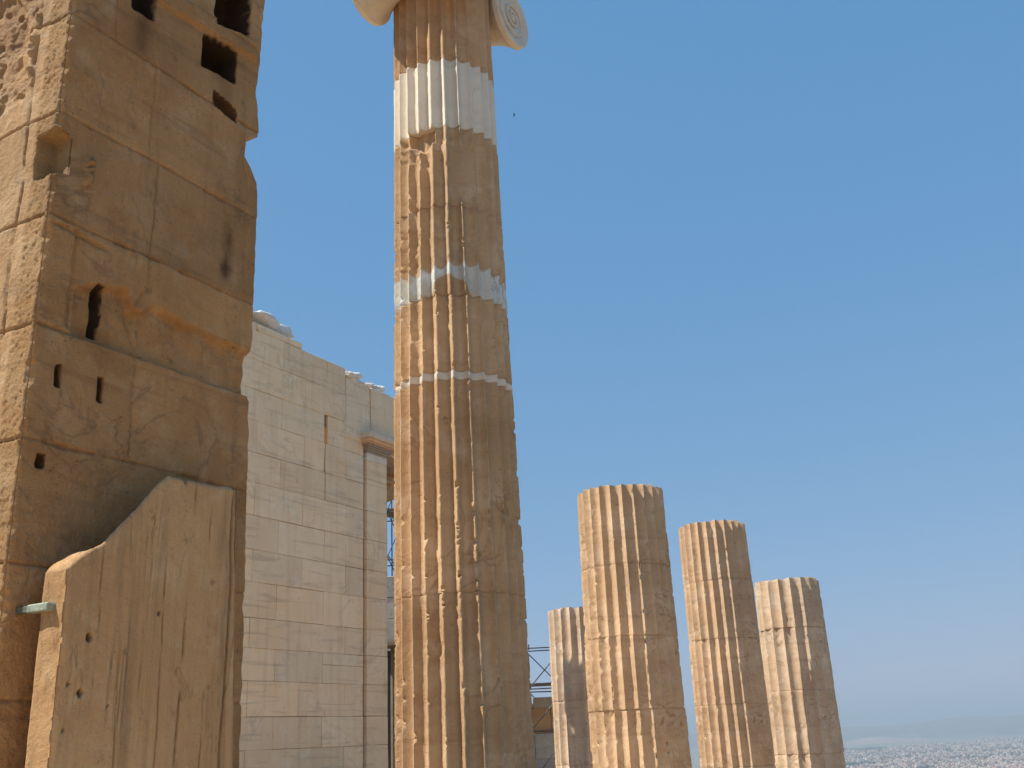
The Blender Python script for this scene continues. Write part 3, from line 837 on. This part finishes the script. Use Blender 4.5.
# ------------------------------------------------------------------ fluted columns
def fluted_drum(name, root, mat, cen, z0, z1, rad, nfl, depth, fillet, seed, dz, front, chip=0.03, chip_thr=0.12, rot=0.0, off=(0, 0),
                tint_fn=None, extra=None, wear=0.0, base_tint=(1, 1, 1), rim=0.012, jagged_top=0.0, power=2.2, low_amt=1.0, tilt=None):
    """one drum of a fluted shaft, psi = angle to the right of the side facing the camera"""
    ns = 13
    if fillet > 0:
        vv = np.concatenate([[0.0, fillet], fillet + (1 - fillet) * (np.arange(1, ns - 1) / (ns - 1))])
    else:
        vv = np.arange(ns) / ns
    nth = nfl * len(vv)
    k = np.repeat(np.arange(nfl), len(vv)); v = np.tile(vv, nfl)
    psi = (k + v) / nfl * 2 * np.pi + rot
    w = np.where(v < fillet, 0.0, (v - fillet) / (1 - fillet)) if fillet > 0 else v
    prof = 1 - np.abs(2 * w - 1) ** power              # 0 on the arris, 1 in the flute
    n = max(4, int(round((z1 - z0) / dz)))
    zs = np.linspace(z0, z1, n + 1)
    zs = np.concatenate([[z0, z0 + 0.006, z0 + 0.016], zs[1:-1], [z1 - 0.016, z1 - 0.006, z1]])
    Z, PSI = np.meshgrid(zs, psi, indexing='ij'); PR = np.broadcast_to(prof, Z.shape); K = np.broadcast_to(k, Z.shape)
    Wf = np.broadcast_to(w, Z.shape)
    Rr = np.interp(Z, rad[0], rad[1])
    ridge = np.clip(1 - PR * 3.6, 0, 1)
    ri = np.where(Wf > 0.5, K + 1, K) % nfl            # the arris this vertex belongs to
    cs, sn = np.cos(PSI), np.sin(PSI)
    x, y = cs * Rr, sn * Rr
    dep = depth * PR * np.interp(Z, rad[0], rad[1]) / rad[1][0]
    # worn arrises: notches of all lengths, deeper where a slow noise says so
    slow = fbm(x * 1.6, y * 1.6, Z * 0.8, 3, seed + 1)
    notch = fbm(ri * 3.7 + 0 * Z, 0 * Z + seed * 0.7, Z * 9.0, 5, seed + 2, 0.65)
    fine = fbm(x * 16, y * 16, Z * 16, 3, seed + 3)
    amt = np.clip(notch - chip_thr - 0.30 + 0.35 * np.clip(slow, -0.3, 1) + wear, 0, 0.7)
    dmg = ridge * np.minimum(amt * chip * 2.4 + np.clip(fine - 0.15, 0, 1) * chip * 0.2, depth * 0.8)
    low = np.clip(fbm(x * 2.2, y * 2.2, Z * 2.2, 4, seed + 4) - 0.36 + wear * 0.6, 0, 1)
    r = Rr - dep - dmg - low * low_amt * 0.035 * (0.5 + fine) - 0.003 * fbm(x * 7, y * 7, Z * 5, 4, seed + 5)
    # drum edges
    ed = np.minimum(Z - z0, z1 - Z)
    rimn = np.clip(fbm(x * 5, y * 5, Z * 0 + z0, 4, seed + 6), 0, 1)
    r = r - np.clip(1 - ed / (0.012 + 0.05 * rimn), 0, 1) ** 1.5 * (rim * 0.35 + 0.03 * rimn * ridge + 0.012 * rimn)
    tint = np.ones((*Z.shape, 3)) * np.array(base_tint)
    tint = tint * (1 + 0.10 * np.clip(fbm(x * 1.2, y * 1.2, Z * 1.2, 4, seed + 7), -1, 1))[..., None]
    jd = np.clip(1 - ed / 0.008, 0, 1)[..., None]
    tint = tint * (1 - 0.2 * jd)
    PSn = (PSI + np.pi) % (2 * np.pi) - np.pi
    ZZ = Z.copy()
    if jagged_top:
        ZZ = ZZ + sstep(z1 - 0.15, z1, Z) * jagged_top * (fbm(x * 4, y * 4, 0 * Z, 4, seed + 8))
    if extra: r, tint = extra(r, tint, PSn, Z, PR, Rr, depth)
    if tint_fn: tint = tint_fn(tint, PSn, Z, PR)
    f_ = np.array([front[0], front[1], 0.0]); rt = np.array([-f_[1], f_[0], 0.0])   # right of the side facing the camera
    ctr = np.array([cen[0] + off[0], cen[1] + off[1], 0.0])
    P = ctr + (np.cos(PSI) * r)[..., None] * f_ + (np.sin(PSI) * r)[..., None] * rt + ZZ[..., None] * ZX
    if tilt is not None:
        P = P + (Z[..., None]) * np.array([tilt[0], tilt[1], 0])
    base = np.array([cen[0], cen[1], 0.0])
    nr, nc = Z.shape
    vs = (P.reshape(-1, 3) - base)
    f = grid_faces(nr, nc)
    # caps with one centre vertex each
    cb, ct = len(vs), len(vs) + 1
    tl = tilt if tilt is not None else (0, 0)
    vs = np.vstack([vs, [[off[0] + z0 * tl[0], off[1] + z0 * tl[1], z0]], [[off[0] + z1 * tl[0], off[1] + z1 * tl[1], z1 - 0.01]]])
    f += [(cb, (i + 1) % nc, i) for i in range(nc)]
    f += [(ct, (nr - 1) * nc + i, (nr - 1) * nc + (i + 1) % nc) for i in range(nc)]
    tt = np.vstack([tint.reshape(-1, 3), np.ones((2, 3))])
    o = mesh_obj(name, vs, f, mat, root, tint=tt, sharp=50)
    return o

def facing(cx, cy):
    l = math.hypot(cx, cy); return (-cx / l, -cy / l)

# ---- the tall Ionic column
IC = (-0.452, 7.786)
def ionic():
    root = empty('ionic_column', (IC[0], IC[1], 0), 'tall complete fluted tan column with white marble repair bands and a scrolled Ionic capital', 'column')
    fr = facing(*IC)
    rad = (np.array([0.0, 0.5, 1.53, 2.78, 4.28, 6.08, 7.5, 8.2]), np.array([0.525, 0.512, 0.499, 0.489, 0.475, 0.453, 0.441, 0.436]))
    NF, DP, FL = 24, 0.062, 0.06
    kw = dict(rad=rad, nfl=NF, depth=DP, fillet=FL, front=fr, dz=0.0125, tilt=(-0.004, 0.0))
    white = np.array([0.76, 0.69, 0.59]) / np.array([0.66, 0.41, 0.22])
    def big_chip(r, tint, ps, z, pr, Rr, dep):
        n = fbm(np.cos(ps) * 5, np.sin(ps) * 5, z * 5, 4, 50)
        # wedge missing under the white drum, left of centre
        a = box01(np.degrees(ps) + 3 * n, -46, -12, 1.5)
        k = a * sstep(6.385, 6.43, z + 0.06 * n + 0.05 * np.cos(np.radians((np.degrees(ps) + 29) * 5)))
        r = np.where(k > 0, r * (1 - k) + np.minimum(r, Rr - 0.105 + 0.012 * n) * k, r)
        # rounded shoulders just below
        b = box01(np.degrees(ps) + 4 * n, -50, -8, 6) * box01(z, 6.2, 6.40, 0.06)
        r = r - b * 0.007 * (1 - pr)
        # flutes worn off on the shaded right of centre
        c = box01(np.degrees(ps) + 9 * n, 4, 34, 4) * box01(z + 0.1 * n, 5.84, 6.38, 0.07)
        r = r * (1 - c) + (Rr - dep * 0.75 + 0.004 * n) * c
        # diagonal break from the joint
        lz = 6.40 + 0.10 * (np.degrees(ps) / 20) * (ps > 0) + 0.01 * n
        r = r - gauss(z - lz, 0.008) * box01(np.degrees(ps), -8, 30, 3) * 0.012
        return r, tint
    def patch(tint, ps, z, pr):
        n = fbm(np.cos(ps) * 3, np.sin(ps) * 3, z * 3, 3, 62)
        n2 = fbm(np.cos(ps) * 7, np.sin(ps) * 7, z * 0 + 4, 3, 63)
        hi = 5.27 + 0.02 * n2 - 0.03 * pr + 0.03 * np.sin(ps * 3 + 0.5)
        k = sstep(hi + 0.006, hi - 0.006, z)
        ctr = np.degrees(ps) - 2
        old = 5.01 + 0.16 * np.exp(-(ctr / 19.0) ** 4) * (np.abs(ctr) < 60) + 0.03 * n
        old = np.where(np.abs(ctr) < 30, old, 4.98)
        k = k * sstep(old - 0.006, old + 0.006, z)
        return tint * (1 - k[..., None]) + k[..., None] * white * (0.97 + 0.06 * n[..., None])
    def worn(r, tint, ps, z, pr, Rr, dep):
        n = fbm(np.cos(ps) * 4, np.sin(ps) * 4, z * 3, 4, 55)
        k = box01(np.degrees(ps), -70, 70, 8) * sstep(0.05, 0.35, n) * 0.5
        r = r - k * (1 - pr) * 0.008
        return r, tint
    D = []
    D.append(fluted_drum('drum', root, M_TAN, IC, 0.30, 1.42, seed=101, chip=0.03, chip_thr=0.10, **kw))
    D.append(fluted_drum('drum', root, M_TAN, IC, 1.42, 2.708, seed=102, chip=0.028, chip_thr=0.10, wear=0.0, rot=0.004, extra=worn, base_tint=(0.95, 0.93, 0.92), **kw))
    D.append(fluted_drum('drum', root, M_TAN, IC, 2.708, 4.310, seed=103, chip=0.028, chip_thr=0.10, rot=-0.004, base_tint=(0.98, 0.96, 0.94), **kw))
    w1 = fluted_drum('marble_ring', root, M_NEW, IC, 4.310, 4.372, seed=104, chip=0.004, low_amt=0.0, rot=0.0, rim=0.004, **kw); w1['label'] = 'thin white marble repair ring'
    D.append(fluted_drum('drum', root, M_TAN, IC, 4.372, 5.008, seed=105, chip=0.026, chip_thr=0.08, wear=0.02, rot=0.01, extra=worn, **kw))
    p = fluted_drum('drum', root, M_TAN, IC, 5.008, 5.80, seed=106, chip=0.026, chip_thr=0.1, wear=0.02, rot=-0.006, tint_fn=patch, **kw); p['label'] = 'tan drum with an uneven white marble patch'
    D.append(fluted_drum('drum', root, M_TAN, IC, 5.80, 6.540, seed=107, chip=0.02, chip_thr=0.3, rot=0.006, extra=big_chip, **kw))
    w2 = fluted_drum('drum', root, M_NEW, IC, 6.540, 7.205, seed=108, chip=0.004, low_amt=0.0, chip_thr=0.3, rot=0.0, rim=0.004, **kw); w2['label'] = 'new white marble drum'
    D.append(fluted_drum('drum', root, M_TAN, IC, 7.205, 8.165, seed=109, chip=0.012, chip_thr=0.2, rot=0.0, base_tint=(0.98, 0.9, 0.84), **kw))
    # attic base
    mb = MB()
    pr = [(0.70, 0.0), (0.70, 0.03)] + [(0.66 + 0.045 * math.cos(a), 0.085 + 0.055 * math.sin(a)) for a in np.linspace(-1.4, 1.5, 9)]
    pr += [(0.62, 0.15)] + [(0.62 - 0.035 * math.sin(a), 0.15 + 0.06 * a / math.pi) for a in np.linspace(0.2, 2.9, 8)]
    pr += [(0.60, 0.215)] + [(0.565 + 0.035 * math.cos(a), 0.252 + 0.035 * math.sin(a)) for a in np.linspace(-1.4, 1.5, 8)] + [(0.54, 0.298)]
    mb.lathe(pr, n=64)
    mb.build('base', M_TAN, root, smooth=True, sharp=50)
    # capital
    cap = bpy.data.objects.new('capital', None); COL.objects.link(cap); cap.parent = root; cap.location = (-0.033, 0, 8.165)
    hv = -0.075
    Rv = 0.285
    on, oa = 0.44, 0.50
    mb = MB()
    mb.lathe([(0.44, -0.01), (0.452, 0.0), (0.455, 0.025), (0.445, 0.04), (0.47, 0.06), (0.52, 0.10), (0.545, 0.14), (0.53, 0.17)], n=64)
    # egg pattern round the echinus
    for i in range(26):
        a = 2 * math.pi * (i + 0.5) / 26
        c = np.array([0.505 * math.cos(a), 0.505 * math.sin(a), 0.095])
        pr2 = [(0.008, -0.05), (0.030, -0.035), (0.040, 0.0), (0.036, 0.03), (0.012, 0.05)]
        mb.lathe(pr2, c, n=10)
    mb.build('echinus', M_CAP, cap, smooth=True, sharp=50)
    for sa in (-1, 1):
        # pulvinus: a waisted roll running from one face to the other
        mb = MB()
        prof = []
        for q in np.linspace(-1, 1, 33):
            rr = 0.150 + (Rv - 0.150) * abs(q) ** 2.6
            rr += 0.006 * math.cos(q * 26) * (1 - abs(q))
            prof.append((rr, q * (on - 0.03)))
        mb.lathe(prof, AX * oa * sa + ZX * hv, NX, n=48)
        bo = mb.build('bolster', M_CAP, cap, smooth=True, sharp=50)
    for sa in (-1, 1):
        for sn_ in (-1, 1):
            mb = MB()
            c = AX * oa * sa + NX * sn_ * (on - 0.03) + ZX * hv
            mb.lathe([(Rv - 0.004, 0.0), (Rv + 0.006, 0.010), (Rv + 0.004, 0.055), (Rv - 0.012, 0.068), (Rv - 0.02, 0.060), (0.03, 0.045), (0.01, 0.045)], c, NX * sn_, n=56)
            # raised spiral fillet
            pts = []
            for k in range(150):
                th = k / 149 * 2 * math.pi * 2.6
                rr = (Rv - 0.018) * math.exp(-th * 0.118)
                pts.append(c + NX * sn_ * 0.060 + AX * rr * math.cos(th + 1.5) * sa + ZX * rr * math.sin(th + 1.5))
            for k in range(149):
                mb.tube(pts[k], pts[k + 1], 0.015, 6)
            mb.lathe([(0.034, 0.03), (0.034, 0.062), (0.026, 0.072), (0.006, 0.074)], c, NX * sn_, n=20)
            mb.build('volute', M_CAP, cap, smooth=True, sharp=45)
    # cushion between the rolls and the abacus
    mb = MB()
    mb.box(-AX * (oa + 0.05) - NX * (on - 0.02) + ZX * 0.165, AX * 2 * (oa + 0.05), NX * 2 * (on - 0.02), ZX * 0.10, bev=0.01)
    mb.build('cushion', M_CAP, cap)
    mb = MB()
    mb.box(-AX * 0.60 - NX * 0.55 + ZX * 0.267, AX * 1.20, NX * 1.10, ZX * 0.04, bev=0.008)
    mb.box(-AX * 0.63 - NX * 0.58 + ZX * 0.309, AX * 1.26, NX * 1.16, ZX * 0.04, bev=0.008)
    mb.build('abacus', M_CAP, cap)
ionic()

# ---- the four broken Doric columns
def doric(c, joints, label, seed, depth=0.070, wear=(), r0=0.668, tint=(1, 1, 1), tilt=None, nfl=24, chip=0.03, thr=0.12, rot=0.0, taper=0.045):
    root = empty('broken_column', (c[0], c[1], 0), label, 'column', 'broken fluted column shafts in a cluster at right')
    fr = facing(*c)
    rad = (np.array([0.0, 6.0]), np.array([r0, r0 - taper]))
    for i in range(len(joints) - 1):
        w = wear[i] if i < len(wear) else 0.0
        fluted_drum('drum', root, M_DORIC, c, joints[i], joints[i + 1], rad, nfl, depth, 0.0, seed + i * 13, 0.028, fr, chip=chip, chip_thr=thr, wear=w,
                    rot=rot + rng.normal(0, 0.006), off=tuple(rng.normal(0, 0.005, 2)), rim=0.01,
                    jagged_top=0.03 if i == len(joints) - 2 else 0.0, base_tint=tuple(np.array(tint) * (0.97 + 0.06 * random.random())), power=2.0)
    return root
doric((1.53, 15.12), [0.000, 1.049, 2.030, 2.999, 3.985, 5.126], 'broad broken column in front of the cluster, nearest right of the tall Ionic column', 200, wear=(0.1, 0.16, 0.14, 0.03, 0.0), r0=0.705, taper=0.078, rot=0.05, tint=(1.0, 0.95, 0.86))
doric((3.70, 19.65), [0.000, 1.100, 2.145, 3.278, 4.330, 5.422], 'slimmer broken column second from the right, between the broad one and the rightmost one', 300, wear=(0.05, 0.10, 0.02, 0.0, 0.0), r0=0.676, rot=0.12, tint=(1.02, 0.97, 0.90))
k22 = 22.0 / 19.0
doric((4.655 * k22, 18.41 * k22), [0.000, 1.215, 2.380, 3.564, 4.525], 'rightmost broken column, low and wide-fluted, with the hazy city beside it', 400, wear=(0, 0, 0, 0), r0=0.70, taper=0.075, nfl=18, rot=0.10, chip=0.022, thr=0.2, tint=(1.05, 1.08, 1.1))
k21 = 21.5 / 18.0
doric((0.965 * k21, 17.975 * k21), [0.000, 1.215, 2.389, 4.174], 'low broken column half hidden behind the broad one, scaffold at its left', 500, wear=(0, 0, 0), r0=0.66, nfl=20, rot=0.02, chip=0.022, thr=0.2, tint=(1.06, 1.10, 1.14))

# ------------------------------------------------------------------ things behind: ruined walls and scaffolds
def ruin(name, o, along, length, tops, th, label, tint_list, course=0.5, mat=None, bl=1.1):
    along = np.array(along, float); nrm = np.array([along[1], -along[0], 0])
    mb = MB(); o = np.array(o, float)
    nseg = len(tops); L = length / nseg
    z = 0.0; i = 0
    while z < max(tops) - 0.05:
        s = -0.0 if i % 2 == 0 else -bl / 2
        while s < length:
            a = max(s, 0); b = min(s + bl, length)
            tp = tops[min(nseg - 1, int((a + b) / 2 / L))]
            if b - a > 0.05 and z < tp - 0.05:
                h = min(course, tp - z)
                t = np.array(random.choice(tint_list)) * (0.9 + 0.2 * random.random())
                mb.box(o + along * (a + 0.003) + ZX * (z + 0.003), along * (b - a - 0.006), -nrm * th, ZX * (h - 0.006), tuple(t), 0.012, 0.005)
            s += bl
        z += course; i += 1
    ob = mb.build(name, mat or M_GREY)
    ob.data.transform(Matrix.Translation(-Vector(o))); ob.location = o
    tag(ob, label, 'wall')
# seen through the opening beside the pilaster
ruin('ruined_wall', (-4.6, 24.2, 0), (1, 0.12, 0) / np.linalg.norm((1, 0.12, 0)), 3.4, [5.55, 5.5, 5.3, 5.3], 0.8,
     'grey block wall seen through the narrow gap between pilaster and tall column', [(0.9, 0.92, 0.95), (0.8, 0.8, 0.82), (1.0, 0.98, 0.95)])
# between the tall column and the low broken column
ruin('ruined_wall', (-0.75, 28.0, 0), (1, 0.0, 0), 3.2, [2.6, 2.75, 2.6, 2.3], 0.9,
     'low ruined block wall behind the scaffold, between the tall column and the broken ones', [(1.15, 1.15, 1.12), (1.2, 1.15, 1.1), (1.25, 0.85, 0.5), (0.95, 0.95, 0.98)], course=0.62, bl=0.9)

def scaffold(o, xs, zs, label, ydepth=1.1, braces=True, r=0.017):
    root = empty('scaffold', o, label, 'scaffold', None)
    x0, x1 = xs[0], xs[-1]; z1 = zs[-1] + 0.7
    def part(name, p, q, rr=r):
        mb = MB(); mb.tube(p, q, rr); mb.build(name, M_STEEL, root, smooth=True, sharp=60)
    for x in xs:
        for y in (0, ydepth): part('standard', (x, y, 0), (x, y, z1))
    for z in zs:
        for y in (0, ydepth): part('ledger', (x0 - 0.25, y - 0.06, z), (x1 + 0.25, y - 0.06, z + random.uniform(-.04, .04)), r * 0.9)
        for x in xs: part('transom', (x + 0.06, -0.2, z + 0.07), (x + 0.06, ydepth + 0.2, z + 0.07), r * 0.9)
    if braces:
        for i in range(len(xs) - 1):
            for j in range(len(zs) - 1):
                part('brace', (xs[i], -0.07, zs[j]), (xs[i + 1], -0.07, zs[j + 1]), r * 0.8)
                part('brace', (xs[i + 1], ydepth + 0.07, zs[j]), (xs[i], ydepth + 0.07, zs[j + 1]), r * 0.8)
    mb = MB()
    for k in range(4):
        mb.box((x0 - 0.2, 0.06 + k * 0.25, zs[-2] + 0.11), (x1 - x0 + 0.4, 0, 0), (0, 0.22, 0), (0, 0, 0.04), bev=0.004)
    mb.build('planking', M_PLANK, root)
scaffold((-4.5, 26.2, 0), (0.0, 0.55, 1.1, 1.65, 2.2), (1.4, 2.6, 3.8, 5.0, 6.2, 7.4, 8.6), 'dark steel scaffold seen through the gap beside the pilaster')
scaffold((-0.9, 26.9, 0), (0.0, 0.95, 1.9), (0.7, 1.9, 2.9, 3.9), 'dark steel scaffold between the tall column and the low broken column')

# a dark timber stack leaning in the gap under the grey wall
mb = MB()
bo = np.array([-3.35, 22.6, 0.0])
mb.box((0, 0, 3.75), (1.3, 0, 0), (0, 0.8, 0), (0, 0, 0.09), bev=0.006)
for k, (x, dx) in enumerate(((0.05, 0.25), (0.45, -0.2), (0.85, 0.2), (1.2, -0.05))):
    mb.tube((x, 0.1, 0), (x + dx, 0.15, 3.75), 0.05)
    mb.tube((x, 0.7, 0), (x, 0.7, 3.75), 0.05)
mb.box((0.02, 0.78, 0), (1.26, 0, 0), (0, 0.05, 0), (0, 0, 3.7), (0.5, 0.45, 0.4))
o = mb.build('timber_hoarding', M_PLANK); o.location = bo
tag(o, 'dark timber hoarding with leaning props at the foot of the gap beside the pilaster', 'hoarding')

# bird, a dark speck right of the column top
mb = MB()
n = 14
mb.lathe([(0.005, -0.16), (0.03, -0.10), (0.055, 0.0), (0.045, 0.08), (0.03, 0.12), (0.035, 0.15), (0.02, 0.18), (0.004, 0.21)], (0, 0, 0), (1, 0.2, 0), n=12)
bird = mb.build('bird', plain('dark_feathers', (0.03, 0.03, 0.035), 0.8), smooth=True)
bird.location = (0.994, 59.99, 41.73); bird.scale = (0.55, 0.55, 0.55)
tag(bird, 'tiny dark bird alone in the blue sky right of the white drum', 'bird')
for sgn in (-1, 1):
    prof = [(0.10, 0.0, 0.0), (0.09, 0.16, 0.05), (0.03, 0.30, 0.06), (-0.06, 0.40, 0.03)]
    vs = []
    for x, y, z in prof: vs += [(x, sgn * y, z), (x - 0.13 + 0.1 * y, sgn * y, z - 0.012), (x - 0.05, sgn * y, z + 0.02)]
    f = []
    for i in range(3):
        for k in range(3):
            a, b = i * 3 + k, i * 3 + (k + 1) % 3
            f.append((a, b, b + 3, a + 3))
    f += [(0, 1, 2), (11, 10, 9)]
    mesh_obj('wing', np.array(vs), f, bird.data.materials[0], bird, smooth=False)
